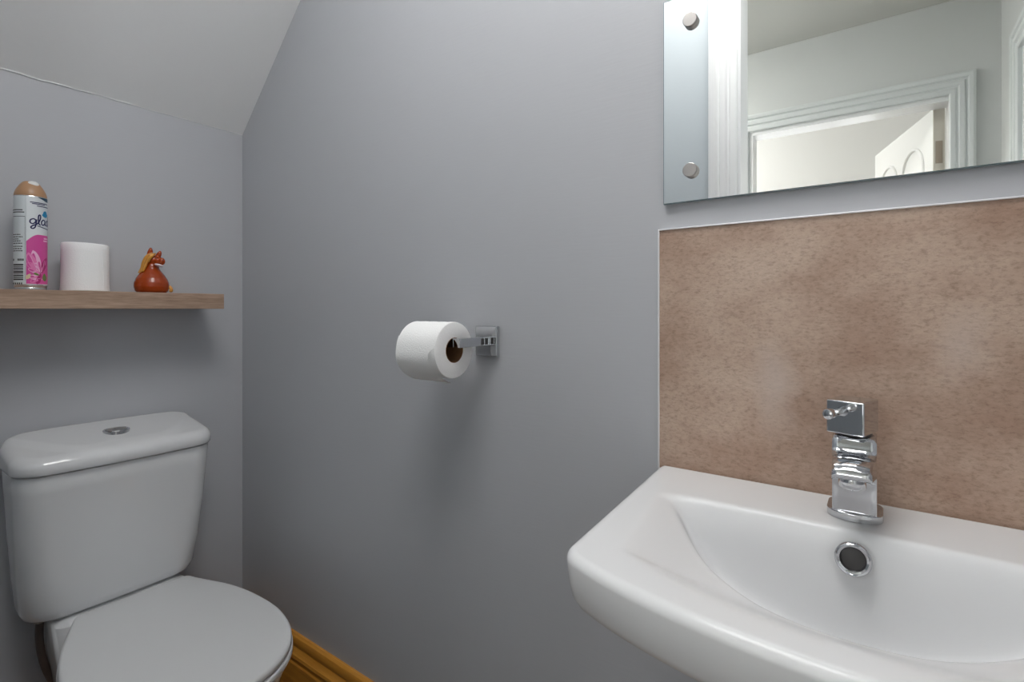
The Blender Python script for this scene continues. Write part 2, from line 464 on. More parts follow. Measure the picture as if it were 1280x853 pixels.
# unseen ceiling lights, added to brighten the rooms
def fill_light(label, x, y, r, mat, CEIL=CEIL):
    t = empty('ceiling_light', label, 'light', (x, y, CEIL))
    v, f = lathe([(0.0001, CEIL), (r+0.012, CEIL), (r+0.012, CEIL-0.03), (r, CEIL-0.03), (0.0001, CEIL-0.03)], c=(x, y)); build('base', v, f, M['gloss_white'], t)
    v, f = lathe([(0.0001, CEIL-0.028), (r, CEIL-0.030), (r*0.98, CEIL-0.045), (r*0.85, CEIL-0.062), (r*0.5, CEIL-0.074), (0.0001, CEIL-0.078)], c=(x, y)); build('lamp_shade', v, f, mat, t)
    return t
t = empty('ceiling_light', 'square white light panel on the cloakroom ceiling', 'light', (0.26, 0.34, CEIL))  # added out of view, made large for soft light in the cloakroom
b = MB()
for x0, x1, y0, y1_ in ((-0.015, 0.535, -0.015, 0.0), (-0.015, 0.535, 0.68, 0.695), (-0.015, 0.0, 0.0, 0.68), (0.52, 0.535, 0.0, 0.68)): b.box(x0, x1, y0, y1_, CEIL-0.062, CEIL)
b.build('frame', M['gloss_white'], t, bevel=0.002)
b = MB(); b.box(0.0, 0.52, 0.0, 0.68, CEIL-0.060, CEIL-0.004); b.build('diffuser', M['lamp'], t)
fill_light('round opal flush light on the hall ceiling', -0.60, 1.45, 0.2, M['lamp_hall'])  # added out of view to brighten the hall

fill_light('round opal flush light in the bright room past the hall', -2.1, 1.5, 0.2, M['lamp_room'], RC_)  # added out of view to brighten the far room's wall

# ------------------------------------------------------------------ splashback
SX = XB-0.008; SY0, SY1, SZ0, SZ1 = -0.235, 0.2825, 0.8486, 1.2140
b = MB(); b.box(SX, XB, SY0, SY1, SZ0-0.03, SZ1)
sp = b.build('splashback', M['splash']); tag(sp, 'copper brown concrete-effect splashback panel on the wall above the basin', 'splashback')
b = MB(); b.box(SX-0.0025, XB, SY1, SY1+0.0022, SZ0-0.03, SZ1+0.0022); b.build('edge_trim', M['trim_metal'], sp, bevel=0.0006)
b = MB(); b.box(SX-0.0025, XB, SY0, SY1, SZ1, SZ1+0.0022); b.build('edge_trim', M['trim_metal'], sp, bevel=0.0006)

# ------------------------------------------------------------------ mirror
MX = 0.7915; MY0, MY1, MZ0, MZ1 = -0.222, 0.2765, 1.2545, 1.572
mr = empty('wall_mirror', 'frameless rectangular mirror fixed to the wall above the splashback', 'mirror', (MX+0.005, (MY0+MY1)/2, MZ0))
b = MB(); b.box(MX+0.0004, MX+0.005, MY0, MY1, MZ0, MZ1); b.build('glass_body', M['glass_edge'], mr)
b = MB(); b.box(MX-0.0006, MX+0.0004, MY0+0.0012, MY1-0.0012, MZ0+0.0012, MZ1-0.0012); b.build('mirror_face', M['mirror'], mr)
def xdisc(prof, y, z, n=32):
    rings = [[(x, y+r*math.cos(2*PI*j/n), z+r*math.sin(2*PI*j/n)) for j in range(n)] for r, x in prof]
    return loft(rings)
for y in (0.2335, MY0+0.043):
    for z in (1.301, 1.5285):
        v, f = xdisc([(0.0055, XB), (0.0055, MX-0.0006), (0.0105, MX-0.0006), (0.0108, MX-0.0012), (0.0108, MX-0.0075), (0.0100, MX-0.0085), (0.0001, MX-0.0086)], y, z)
        k = build('fixing_knob', v, f, M['nickel'], mr); k['label'] = 'brushed metal knob'

# ------------------------------------------------------------------ basin
BC = (0.602, 0.027)         # plan centre
BW = 0.252; RIM = 0.8486; BACK = SX-0.0005
def basin_outline(g):
    """outer outline shrunk by g, counter-clockwise"""
    hw = BW-g; pts = []
    def front(s): return (BACK - 0.391 + g) + 0.045*(s/0.25)**2
    R = 0.022
    # back edge from +y to -y is at x = BACK-g ; go ccw: back(+x side) up in +y
    xs = BACK-g
    for i in range(41): pts.append((xs, -hw + 0.004 + (2*hw-0.008)*i/40))
    for i in range(1, 5):
        a = PI/2*i/5; pts.append((xs-0.004+0.004*math.cos(a), hw-0.004+0.004*math.sin(a)))
    # left side (towards -x), tapering in towards the front
    def side(x): return hw - 0.020*((xs-x)/0.35)
    xf = front(hw-0.02)
    for i in range(26):
        x = (xs-0.004) + (xf+R-(xs-0.004))*i/25; pts.append((x, side(x)))
    hs = side(xf+R)
    # corner arc
    slope = math.atan(2*0.045*(hs-R)/0.0625)
    for i in range(1, 12):
        a = PI/2 + (PI/2-slope)*i/11
        pts.append((xf+R+0.0+R*math.cos(a), hs-R+R*math.sin(a)))
    sx, sy = pts[-1]; c0 = sx-front(sy)
    for i in range(1, 60):
        s = sy*(1-2*i/60)
        pts.append((front(s)+c0*abs(s/sy)**6, s))
    left = [p for p in pts[45:45+26+11]]
    for p in reversed(left): pts.append((p[0], -p[1]))
    for i in range(4, 0, -1):
        a = PI/2*i/5; pts.append((xs-0.004+0.004*math.cos(a), -(hw-0.004+0.004*math.sin(a))))
    return [(x, y+BC[1]) for x, y in pts]
# bowl depth on a raster, softened, then sampled
NX, NY = 300, 380
gx = np.linspace(0.38, 0.80, NX); gy = np.linspace(-0.25, 0.31, NY)
GX, GY = np.meshgrid(gx, gy, indexing='ij')
dy = np.abs(GY-BC[1])
XBK = 0.661                                       # front edge of the tap ledge
sidein = 0.205 - 0.022*np.clip((XBK-GX)/0.2, 0, 1)     # half width of the inner edge
frontin = 0.436 + 0.050*(dy/0.19)**2
inner = np.minimum(sidein-dy, GX-frontin)
shelf = np.clip(inner/0.078, 0, 1); shelf = 0.030*(0.45*shelf*shelf*(3-2*shelf)+0.55*(1-(1-shelf)**1.6))
xc = 0.500 + 0.154*(dy/0.185)**2                  # the curved crease
span = np.clip(0.655-xc, 0.0, None)
q = np.clip((GX-xc)/np.maximum(span, 1e-4), 0, 1)
amp = 0.088*np.clip(span/0.155, 0, 1)**0.9
prof = np.sin(np.clip(q/0.66, 0, 1)*PI/2)
bowl = np.where((GX > xc) & (inner > 0), amp*prof, 0)
depth = np.where(inner > 0, shelf+bowl, 0)*np.clip((XBK-GX)/0.005, 0, 1)   # the tap ledge drops straight in
def blur(a, s, axis):
    k = np.exp(-0.5*(np.arange(-12, 13)/s)**2); k /= k.sum()
    p = np.pad(a, [(12, 12) if i == axis else (0, 0) for i in range(2)], mode='edge')
    return sum(k[i]*np.take(p, range(i, i+a.shape[axis]), axis) for i in range(25))
depth = blur(blur(depth, 3.9, 0), 3.9, 1)
def basin_z(x, y):
    fx = (x-gx[0])/(gx[1]-gx[0]); fy = (y-gy[0])/(gy[1]-gy[0])
    i = int(np.clip(fx, 0, NX-2)); j = int(np.clip(fy, 0, NY-2)); u = fx-i; w = fy-j
    d = depth[i,j]*(1-u)*(1-w)+depth[i+1,j]*u*(1-w)+depth[i,j+1]*(1-u)*w+depth[i+1,j+1]*u*w
    return RIM - d
g = 0.010
top = basin_outline(g)
def polyres(P, n):
    P = [np.array(p, float) for p in P]; L_ = [0]
    for i in range(1, len(P)): L_.append(L_[-1]+np.linalg.norm(P[i]-P[i-1]))
    return np.stack([np.interp(np.linspace(0, L_[-1], n), L_, [p[k] for p in P]) for k in (0, 1)], 1)
NU, NV1, NV2 = 200, 46, 120
Lall = [np.array(p) for p in top[44:76]]; i0 = max(i for i, p in enumerate(Lall) if p[0] > XBK)
def cut(P): 
    t = (P[i0][0]-XBK)/(P[i0][0]-P[i0+1][0]); return P[i0]*(1-t)+P[i0+1]*t
mir = lambda P: [np.array([p[0], 2*BC[1]-p[1]]) for p in P]
kL = cut(Lall); Lback = Lall[:i0+1]+[kL]; Lfront = [kL]+Lall[i0+1:]
Rback, Rfront = mir(Lback), mir(Lfront)
nf = len(top); front_pts = top[75:nf]          # from the middle of the left corner round the front
end = min(range(len(front_pts)), key=lambda i: np.hypot(*(np.array(front_pts[i])-Rfront[-1])))
Fr = front_pts[:end+1]
def coons(Tp, Bp, Lp, Rp, nu, nv):
    Tq, Bq, Lq, Rq = polyres(Tp, nu), polyres(Bp, nu), polyres(Lp, nv), polyres(Rp, nv)
    U = np.linspace(0, 1, nu)[None, :, None]; V = np.linspace(0, 1, nv)[:, None, None]
    return (1-V)*Tq[None] + V*Bq[None] + (1-U)*Lq[:, None] + U*Rq[:, None] - ((1-U)*(1-V)*Tq[0] + U*(1-V)*Tq[-1] + (1-U)*V*Bq[0] + U*V*Bq[-1])
gA = coons([Lback[0], Rback[0]], [kL, Rback[-1]], Lback, Rback, NU, NV1)
gB = coons([kL, Rfront[0]], Fr, Lfront, Rfront, NU, NV2)
grid = np.concatenate([gA, gB[1:]], 0); NR = grid.shape[0]
verts = [Vector((x, y, basin_z(x, y))) for x, y in grid.reshape(-1, 2)]
faces = [(i*NU+j, i*NU+j+1, (i+1)*NU+j+1, (i+1)*NU+j) for i in range(NR-1) for j in range(NU-1)]
loop = [j for j in range(NU)] + [i*NU+NU-1 for i in range(1, NR)] + [(NR-1)*NU+j for j in range(NU-2, -1, -1)] + [i*NU for i in range(NR-2, 0, -1)]
bl = [(verts[i].x, verts[i].y) for i in loop]
area = sum(bl[i-1][0]*bl[i][1]-bl[i][0]*bl[i-1][1] for i in range(len(bl)))
if area < 0: loop = loop[::-1]; bl = bl[::-1]
def smooth_off(P, d): return offset(P, d)
full = smooth_off(bl, g); skirt = []
for i in range(1, 7):
    a = PI/2*i/6; skirt.append((smooth_off(bl, g*math.sin(a)), RIM - g*(1-math.cos(a))))
def toward_wall(pts, k, ky=None):
    ky = k if ky is None else ky
    return [(BACK + (x-BACK)*k, BC[1]+(y-BC[1])*ky) for x, y in pts]
for k, ky, z in ((0.995, 0.995, -0.030), (0.985, 0.985, -0.046), (0.968, 0.97, -0.056), (0.93, 0.94, -0.066), (0.86, 0.88, -0.080), (0.76, 0.78, -0.100), (0.66, 0.66, -0.122), (0.55, 0.52, -0.145), (0.44, 0.40, -0.160)):
    skirt.append((toward_wall(full, k, ky), RIM+z))
prev = loop
for o_, z in skirt:
    base = len(verts); verts += [Vector((x, y, z)) for x, y in o_]; cur = list(range(base, base+len(o_)))
    for j in range(len(cur)):
        k = (j+1) % len(cur); faces.append((prev[j], cur[j], cur[k], prev[k]))
    prev = cur
faces.append(tuple(prev)); v, f = verts, faces
bs = empty('wash_basin', 'white ceramic wall basin with a bowed front below the splashback', 'basin', (BACK, BC[1], 0.69))
build('bowl', v, f, M['basin_ceramic'], bs, angle=60)
# overflow ring set in the steep back of the bowl
oc = Vector((0.6535, 0.0235, 0.8245)); ox = Vector((-0.97, 0, 0.24)).normalized(); oy = Vector((0, 1, 0)); oz = ox.cross(oy)
def ring_pts(r, h, n=40): return [oc + ox*h + (oy*math.cos(2*PI*j/n)+oz*math.sin(2*PI*j/n))*r for j in range(n)]
v, f = loft([ring_pts(r, h) for r, h in ((0.0170, -0.004), (0.0170, 0.0015), (0.0160, 0.0032), (0.0142, 0.0040), (0.0122, 0.0034), (0.0110, 0.0015), (0.0108, -0.006))], False, False)
ov = build('overflow_ring', v, f, M['chrome'], bs); ov['label'] = 'chrome overflow ring'
v, f = loft([ring_pts(0.0109, -0.0035), ring_pts(0.0001, -0.0030)], False, True); build('overflow_hole', v, f, M['dark'], ov)
v, f = lathe([(0.0001, 0.739), (0.031, 0.739), (0.0315, 0.741), (0.029, 0.7435), (0.022, 0.7445), (0.0001, 0.748)], 40, (0.592, BC[1])); build('plug', v, f, M['chrome'], bs)

# ------------------------------------------------------------------ mixer tap
TC = (0.722, 0.0243)
tp = empty('mixer_tap', 'square chrome mixer tap standing on the back ledge of the basin', 'tap', (TC[0], TC[1], RIM))
# foot plate
o0 = [(TC[0]+x, TC[1]+y) for x, y in [(-p[1], p[0]) for p in []]] 
def plate(hw, x0, x1, bow, r):
    pts = rrect(-hw, hw, 0, x1-x0, r, 8, bow)          # local u = y, v = x offset from the front
    return [(x0+vv, TC[1]-uu) for uu, vv in pts]
def ccw(p):
    a = sum(p[i-1][0]*p[i][1]-p[i][0]*p[i-1][1] for i in range(len(p)))
    return p if a > 0 else p[::-1]
fp = ccw(plate(0.0275, 0.703, 0.752, 0.007, 0.013))
v, f = topped_solid(offset(fp, -0.0022), (0.728, TC[1]), lambda x, y: RIM+0.0098, roundover(offset(fp, -0.0022), 0.0022, RIM+0.0098) + [(fp, RIM+0.0005)], 3)
build('foot_plate', v, f, M['chrome'], tp)
# body and spout in one casting: side profile swept across the width
prof = spline([(0.746, 0.8575), (0.7463, 0.90), (0.746, 0.9435)], 3) + spline([(0.742, 0.9450), (0.722, 0.9452), (0.7095, 0.9447), (0.7035, 0.9420), (0.7000, 0.9360), (0.6975, 0.9305), (0.6925, 0.9268), (0.684, 0.9262), (0.672, 0.9282), (0.660, 0.9290), (0.649, 0.9272), (0.6415, 0.9225), (0.6385, 0.9165), (0.6395, 0.9125)], 5) \
     + spline([(0.6425, 0.9108), (0.660, 0.9080), (0.690, 0.9030), (0.698, 0.8990), (0.7010, 0.8900), (0.7015, 0.8700), (0.7015, 0.8575)], 4)
ts = [-1, -0.97, -0.88, -0.7, -0.45, -0.2, 0, 0.2, 0.45, 0.7, 0.88, 0.97, 1]
rings = []
pc = (0.722, 0.90)
for t_ in ts:
    e = abs(t_); ins = 0.0 if e < 0.8 else 0.0022*((e-0.8)/0.2)**2
    ring = []
    for x, z in prof:
        crown = -0.0016*(t_**2) if z > 0.922 and x < 0.69 else 0
        hw = 0.0213 - 0.0036*min(1, max(0, (0.697-x)/0.05))
        ring.append((x + (0.0 if x > 0.71 else ins*0.7), TC[1]+t_*hw, z - (ins if z > 0.91 else 0) + crown))
    rings.append(ring)
v, f = loft(rings); bd = build('body', v, f, M['chrome'], tp, angle=32)
v, f = lathe([(0.0001, 0.9115), (0.0120, 0.9115), (0.0126, 0.9080), (0.0126, 0.9015), (0.0116, 0.9000), (0.0105, 0.9005), (0.0001, 0.9030)], 32, (0.6555, TC[1])); build('aerator', v, f, M['chrome'], tp)
v, f = lathe([(0.0170, 0.9440), (0.0170, 0.9475)], 32, (0.720, TC[1])); build('cartridge_neck', v, f, M['dark'], tp)
# cube handle turned a little, with its pin lever
hr = bpy.data.objects.new('handle', None)
ang = math.radians(-16); ca, sa = math.cos(ang), math.sin(ang)
hc = Vector((0.7190, 0.0265, 0))
def hw_(x, y, z): return (hc.x + x*ca - y*sa, hc.y + x*sa + y*ca, z)
bpy.data.objects.remove(hr)
b = MB(); b.box(-0.0235, 0.0235, -0.0192, 0.0192, 0.9470, 0.9850); b.v = [Vector(hw_(*p)) for p in b.v]
hd = b.build('handle', M['chrome'], tp, bevel=0.0016)
path = [hw_(-0.0225, 0.002, 0.9735), hw_(-0.030, 0.003, 0.9735), hw_(-0.045, 0.004, 0.9738), hw_(-0.050, 0.0042, 0.9738), hw_(-0.0585, 0.0046, 0.9740), hw_(-0.0600, 0.0047, 0.9740), hw_(-0.0610, 0.0048, 0.9740)]
v, f = tube(path, [0.0058, 0.0044, 0.0044, 0.0056, 0.0060, 0.0054, 0.0035], 20); build('lever', v, f, M['chrome'], hd)

# ------------------------------------------------------------------ toilet roll holder and its roll
hld = empty('toilet_roll_holder', 'chrome square toilet roll holder screwed to the grey wall', 'holder', (XB, 0.632, 0.98))
b = MB(); b.box(XB-0.011, XB, 0.605, 0.6575, 0.9985, 1.0570); wp = b.build('wall_plate', M['chrome'], hld, bevel=0.0012)
AZ0, AZ1 = 1.0195, 1.0365
b = MB(); b.box(0.702, XB-0.011, 0.622, 0.638, AZ0, AZ1); b.box(0.702, 0.716, 0.638, 0.745, AZ0, AZ1)
b.build('arm', M['chrome'], hld, bevel=0.0010)
b = MB()
for x in (0.768, 0.780): b.box(x-0.0045, x+0.0045, 0.6212, 0.6222, AZ0+0.002, AZ1-0.002)
gs = b.build('grub_screw_cover', M['dark'], hld, bevel=0.0008)  # dark plates imitate dark reflections in the chrome of the arm

RC = (0.709, AZ1-0.0222); RO, RI, RY0, RY1 = 0.0525, 0.0225, 0.6415, 0.742
rl = empty('toilet_roll', 'part-used white toilet roll hanging on the chrome holder', 'toilet roll', (RC[0], (RY0+RY1)/2, RC[1]-RO))
def roll_ring(r, y, n=72, sag=0): return [(RC[0]+r*math.cos(2*PI*j/n), y, RC[1]+r*math.sin(2*PI*j/n)) for j in range(n)]
rr = [roll_ring(RI+0.0008, RY0), roll_ring(RO-0.003, RY0-0.0004), roll_ring(RO-0.0006, RY0+0.0004), roll_ring(RO, RY0+0.0022)] + [roll_ring(RO+0.0003*math.sin(i*2.2), RY0+0.0022+(RY1-RY0-0.004)*i/12) for i in range(1, 12)] + [roll_ring(RO, RY1-0.0022), roll_ring(RO-0.002, RY1), roll_ring(RI+0.0008, RY1), roll_ring(RI+0.0008, RY0)]
v, f = loft(rr, False, False); build('paper', v, f, M['paper'], rl)
rr = [roll_ring(RI, RY0-0.0006), roll_ring(RI+0.0009, RY0-0.0006), roll_ring(RI+0.0009, RY1+0.0005), roll_ring(RI, RY1+0.0005), roll_ring(RI, RY0-0.0006)]
v, f = loft(rr, False, False); build('core', v, f, M['card'], rl)
# loose end: comes over the front and hangs off the bottom, cut at a slant
rows = []
for i in range(31):
    a = math.radians(150 + 118*i/30)
    lift = 0.00015 + 0.0034*sstep(5, 14, i) + 0.0050*max(0, (i-22)/8)**1.5
    y_near = RY0 + 0.0012 + 0.0140*sstep(5, 9, i)*(1-sstep(9, 28, i)*0.85)
    rows.append([(RC[0]+(RO+lift)*math.cos(a), y, RC[1]+(RO+lift)*math.sin(a)) for y in np.linspace(y_near, RY1-0.0006, 12)])
v, f = loft(rows, False, False, closed=False)
build('loose_sheet', v, f, M['paper'], rl)

# ------------------------------------------------------------------ shelf and what stands on it
SHZ0, SHZ1 = 1.0915, 1.1320
SHY = YA-0.150
b = MB(); b.box(-0.045, 0.676, SHY, YA, SHZ0, SHZ1)
sh = b.build('floating_shelf', M['oak'], bevel=0.0012); tag(sh, 'pale oak floating shelf on the wall above the toilet', 'shelf')

# standing roll
rc = (0.396, 1.535); r0 = 0.0450; h0 = 0.1130
r2 = empty('toilet_roll', 'full white toilet roll standing on the wooden shelf', 'toilet roll', (rc[0], rc[1], SHZ1))
def zring(r, z, n=64): return [(rc[0]+r*(1+0.006*math.sin(3*a+1))*math.cos(a), rc[1]+r*(1+0.006*math.sin(3*a+1))*math.sin(a), z) for a in [2*PI*j/n for j in range(n)]]
zs = SHZ1
def tilt(ring): return [(x, y, z - 0.02*(x-rc[0])) if z > SHZ1+0.08 else (x, y, z) for x, y, z in ring]
rr = [zring(0.0195, zs), zring(r0-0.003, zs), zring(r0+0.0015, zs+0.002), zring(r0, zs+0.02), zring(r0-0.0004, zs+h0-0.02), zring(r0, zs+h0-0.003), zring(r0-0.002, zs+h0-0.0004), zring(r0-0.006, zs+h0), zring(0.0195, zs+h0-0.0006), zring(0.0195, zs)]
v, f = loft([tilt(r) for r in rr], False, False); build('paper', v, f, M['paper'], r2)
rr = [zring(0.0195, zs), zring(0.0188, zs), zring(0.0188, zs+h0-0.002), zring(0.0195, zs+h0-0.002), zring(0.0195, zs)]
v, f = loft(rr, False, False); build('core', v, f, M['card'], r2)
# edge of the outer sheet, a shallow fold line down the right
pts = [(rc[0]+(r0+0.0004)*math.cos(math.radians(a)), rc[1]+(r0+0.0004)*math.sin(math.radians(a)), z) for a, z in ((-58, zs+h0-0.012), (-60, zs+0.07), (-57, zs+0.03), (-58, zs+0.004))]
v, f = tube(spline(pts, 5), 0.0007, 6); build('sheet_edge', v, f, M['paper'], r2)

# air freshener can, local frame faces the camera
can = empty('air_freshener_can', 'tall aerosol air freshener with tan cap and pink flower label on the shelf', 'air freshener', (0.2975, 1.525, SHZ1), math.radians(-10.9))
CR = 0.0275
def local(name, v, f, mat, parent, **k):
    o = build(name, v, f, mat, None, **k); o.parent = parent; return o
def yz(y): return (387-y)/565.0 + H - SHZ1          # height on the can of a row of the photo
v, f = lathe([(0.0001, 0.001), (0.0235, 0.0), (0.0262, 0.001), (0.0268, 0.0035), (0.0258, 0.006), (0.0270, 0.0085), (CR, 0.0105), (CR, 0.2050), (0.0268, 0.2065), (0.0001, 0.2065)], 64)
local('can_body', v, f, M['can_metal'], can)
body = can.children[0] if can.children else None
v, f = lathe([(0.0001, 0.2050), (0.0270, 0.2050), (0.0274, 0.2065), (0.0272, 0.2100), (0.0255, 0.2165), (0.0222, 0.2240), (0.0180, 0.2315), (0.0140, 0.2370), (0.0110, 0.2395), (0.0085, 0.2385), (0.0075, 0.2350), (0.0001, 0.2350)], 64)
cap = local('cap', v, f, M['tan_cap'], can)
def on_can(th, z, lift=0.0): return ((CR+lift)*math.sin(th), -(CR+lift)*math.cos(th), z)
def th_of(px): return math.asin(max(-1, min(1, ((px-36.3)/777.0)/CR)))
class Print:
    def __init__(s): s.v = []; s.f = []; s.m = []
    def patch(s, t0, t1, zlo, zhi, lift, mi, nt=20, nz=2):
        n = len(s.v)
        for i in range(nt+1):
            t = t0+(t1-t0)*i/nt
            lo = zlo(t) if callable(zlo) else zlo; hi = zhi(t) if callable(zhi) else zhi
            for k in range(nz): s.v.append(on_can(t, lo+(hi-lo)*k/(nz-1), lift))
        for i in range(nt):
            for k in range(nz-1):
                a = n+i*nz+k; s.f.append((a, a+nz, a+nz+1, a+1)); s.m.append(mi)
    def poly(s, pts, lift, mi):
        """filled star-shaped polygon (th, z) as a fan"""
        n = len(s.v); c = (sum(p[0] for p in pts)/len(pts), sum(p[1] for p in pts)/len(pts))
        s.v.append(on_can(c[0], c[1], lift)); s.v += [on_can(t, z, lift) for t, z in pts]
        k = len(pts)
        for i in range(k): s.f.append((n, n+1+i, n+1+(i+1) % k)); s.m.append(mi)
    def stroke(s, pts, w, lift, mi):
        """ribbon along (arc length, z) points"""
        n = len(s.v); P = [np.array(p) for p in pts]
        for i, p in enumerate(P):
            d = P[min(i+1, len(P)-1)]-P[max(i-1, 0)]; l = np.hypot(*d) or 1
            nrm = np.array([-d[1], d[0]])/l; ww = w[i] if isinstance(w, list) else w
            for q in (p+nrm*ww, p-nrm*ww): s.v.append(on_can(q[0]/CR, q[1], lift))
        for i in range(len(P)-1):
            a = n+2*i; s.f.append((a, a+1, a+3, a+2)); s.m.append(mi)
    def build(s, name, mats, parent):
        o = build(name, s.v, s.f, None, None, mats=mats, fmat=s.m); o.parent = parent; return o
seam = th_of(30.5)
# front label: silver-white ground all round, teal band at the top, flower picture
P = Print()
P.patch(seam, seam+math.radians(165), 0.0125, 0.2040, 0.00015, 0, 60)
P.patch(th_of(45), seam+math.radians(165), lambda t: 0.2040-0.0075*min(1, max(0, (t-th_of(45))/0.7))**0.8, 0.2040, 0.00030, 1, 40)
local_front = P.build('front_label', [M['can_print'], M['teal']], can)
P = Print()
P.patch(seam-math.radians(195), seam-0.012, 0.0125, 0.2040, 0.00015, 0, 60)
back = P.build('back_label', [M['can_back']], can)
P = Print()
ts0 = th_of(16)
for row in (265.3, 268.0): P.patch(th_of(15.0), th_of(26.5 if row < 267 else 28.6), yz(row+0.7), yz(row-0.5), 0.0003, 0)
P.patch(th_of(15.2), th_of(29.6), yz(273.6), yz(273.0), 0.0003, 0); P.patch(th_of(29.3), th_of(29.6), yz(352), yz(273.2), 0.0003, 0)
for row, e in ((295.5, 24), (298.3, 27), (301, 22), (303.4, 24), (306.2, 26.5), (310, 26.5), (312.8, 25.5), (315.4, 26.6)):
    x = 15.3
    while x < e:
        w_ = random.uniform(1.2, 3.4); P.patch(th_of(x), th_of(min(e, x+w_)), yz(row+0.6), yz(row-0.5), 0.0003, 0, 3); x += w_+0.45
for x in (15.2, 20.5, 22.0, 23.6, 25.2, 26.8): P.patch(th_of(x), th_of(x+1.2), yz(327.6), yz(325.0), 0.0003, 0, 3)
z0 = 331.5
for k in range(9):                                   # barcode, bars lying across the can
    th_ = (1.9, 0.9, 1.5, 1.0, 2.2, 0.8, 1.6, 1.2, 1.8)[k]; P.patch(th_of(15.4), th_of(27.4), yz(z0+th_), yz(z0), 0.0003, 0, 6); z0 += th_+0.85
for x in (14.9, 17.2, 19.6, 22.0, 24.6): P.patch(th_of(x), th_of(x+1.5), yz(356.3), yz(354.2), 0.0003, 0, 3)
P.build('small_print', [M['ink_black']], back)
# picture of pink lilies
P = Print()
tA, tB = seam+0.02, seam+math.radians(150)
arc = lambda t: yz(303.5)+ (yz(294.5)-yz(303.5))*math.sin(min(PI/2, max(0, (t-tA))/0.75*PI/2))
P.patch(tA, tB, yz(355.5), arc, 0.0003, 0, 50, 8)
def petal(c0, c1, w, lift, mi):
    (x0, y0), (x1, y1_) = c0, c1; n = 14; L_, R_ = [], []
    dx, dy_ = x1-x0, y1_-y0; l = math.hypot(dx, dy_)
    for i in range(n+1):
        t = i/n; ww = 2.0*w*math.sin(PI*t**0.8)**0.8
        L_.append((x0+dx*t-dy_/l*ww, y0+dy_*t+dx/l*ww)); R_.append((x0+dx*t+dy_/l*ww, y0+dy_*t-dx/l*ww))
    P.poly([(s_/CR, z) for s_, z in L_+R_[::-1][1:-1]], lift, mi)
def sz(x, y): return (CR*th_of(x), yz(y))
for c0, c1, w, mi in ((sz(33, 317), sz(46, 345), 0.0036, 2), (sz(39, 314), sz(49, 342), 0.0034, 1), (sz(31.5, 330), sz(50, 340), 0.0034, 2), (sz(56, 322), sz(48, 343), 0.0032, 3), (sz(33, 337), sz(50, 343), 0.0022, 1),
                      (sz(34, 346), sz(51, 350), 0.0028, 1), (sz(36, 354), sz(50, 344), 0.0026, 2), (sz(44, 356), sz(49, 342), 0.0022, 3), (sz(31, 350), sz(36, 343), 0.0018, 5), (sz(54, 352), sz(53, 342), 0.0028, 4), (sz(40, 342), sz(47, 345), 0.0012, 4)):
    petal(c0, c1, w, 0.00045+0.00004*mi, mi)
for c0, c1 in ((sz(35, 320), sz(45, 341)), (sz(41, 318), sz(47, 338)), (sz(35, 348), sz(48, 349)), (sz(53, 326), sz(50, 340))):
    P.stroke(spline([c0, ((c0[0]+c1[0])/2+0.0006, (c0[1]+c1[1])/2), c1], 6), 0.00035, 0.0008, 1)
for x, y in ((52.5, 298.5), (52.0, 301.5)):
    P.patch(th_of(x), th_of(x)+0.5, yz(y+0.9), yz(y-0.7), 0.0006, 1, 6)
P.build('flower_picture', [M['pink'], M['pink_l'], M['pink_m'], M['pink_d'], M['green'], M['cream']], local_front)
# handwritten brand lettering as pen strokes; x from the left of the g, in units of the x-height
P = Print()
ox_, oz_, u = CR*th_of(34.8), yz(282.8), 0.0132
def pen(pts, w=0.00125): P.stroke([(ox_+x*u, oz_+z*u) for x, z in spline(pts, 7)], w, 0.0005, 0)
pen([(0.80, 0.80), (0.50, 1.00), (0.14, 0.80), (0.08, 0.42), (0.34, 0.18), (0.68, 0.40), (0.86, 0.92), (0.80, 0.20), (0.66, -0.40), (0.36, -0.62), (0.18, -0.42), (0.42, -0.12), (0.90, 0.16), (1.20, 0.60), (1.42, 1.30), (1.36, 1.72), (1.16, 1.60), (1.10, 0.90), (1.22, 0.18), (1.44, 0.08)])
pen([(2.14, 0.84), (1.86, 0.98), (1.58, 0.66), (1.60, 0.24), (1.82, 0.10), (2.08, 0.40), (2.18, 0.92), (2.14, 0.30), (2.30, 0.08)])
pen([(2.98, 0.80), (2.70, 0.96), (2.44, 0.62), (2.48, 0.22), (2.70, 0.10), (2.94, 0.40), (3.12, 1.80), (3.02, 0.30), (3.18, 0.08)])
pen([(3.36, 0.50), (3.74, 0.66), (3.70, 0.94), (3.44, 0.90), (3.32, 0.46), (3.54, 0.10), (3.92, 0.28)])
pen([(0.95, -0.10), (1.9, -0.34), (2.9, -0.46), (3.8, -0.34)], 0.0009)
P.build('brand_lettering', [M['ink']], local_front)
P = Print()
P.poly([(th_of(54.3)+0.30*math.cos(a)*(0.7 if math.sin(a) > 0 else 1), yz(268)+0.0072*math.sin(a)) for a in [2*PI*i/24 for i in range(24)]], 0.0005, 0)
for row, a, e in ((255.0, 35.5, 57), (256.6, 38, 54), (259.0, 44, 57.5)): 
    P.patch(th_of(a), th_of(e), yz(row+0.55), yz(row-0.45), 0.0005, 1)
P.build('label_emblem', [M['blue'], M['ink']], local_front)
# nozzle opening
v, f = sphere((0.0035, -0.0112, 0.2335), (0.0100, 0.0062, 0.0075), 24, 14, Matrix.Rotation(math.radians(-38), 3, 'X')); local('nozzle', v, f, M['white_pl'], can)

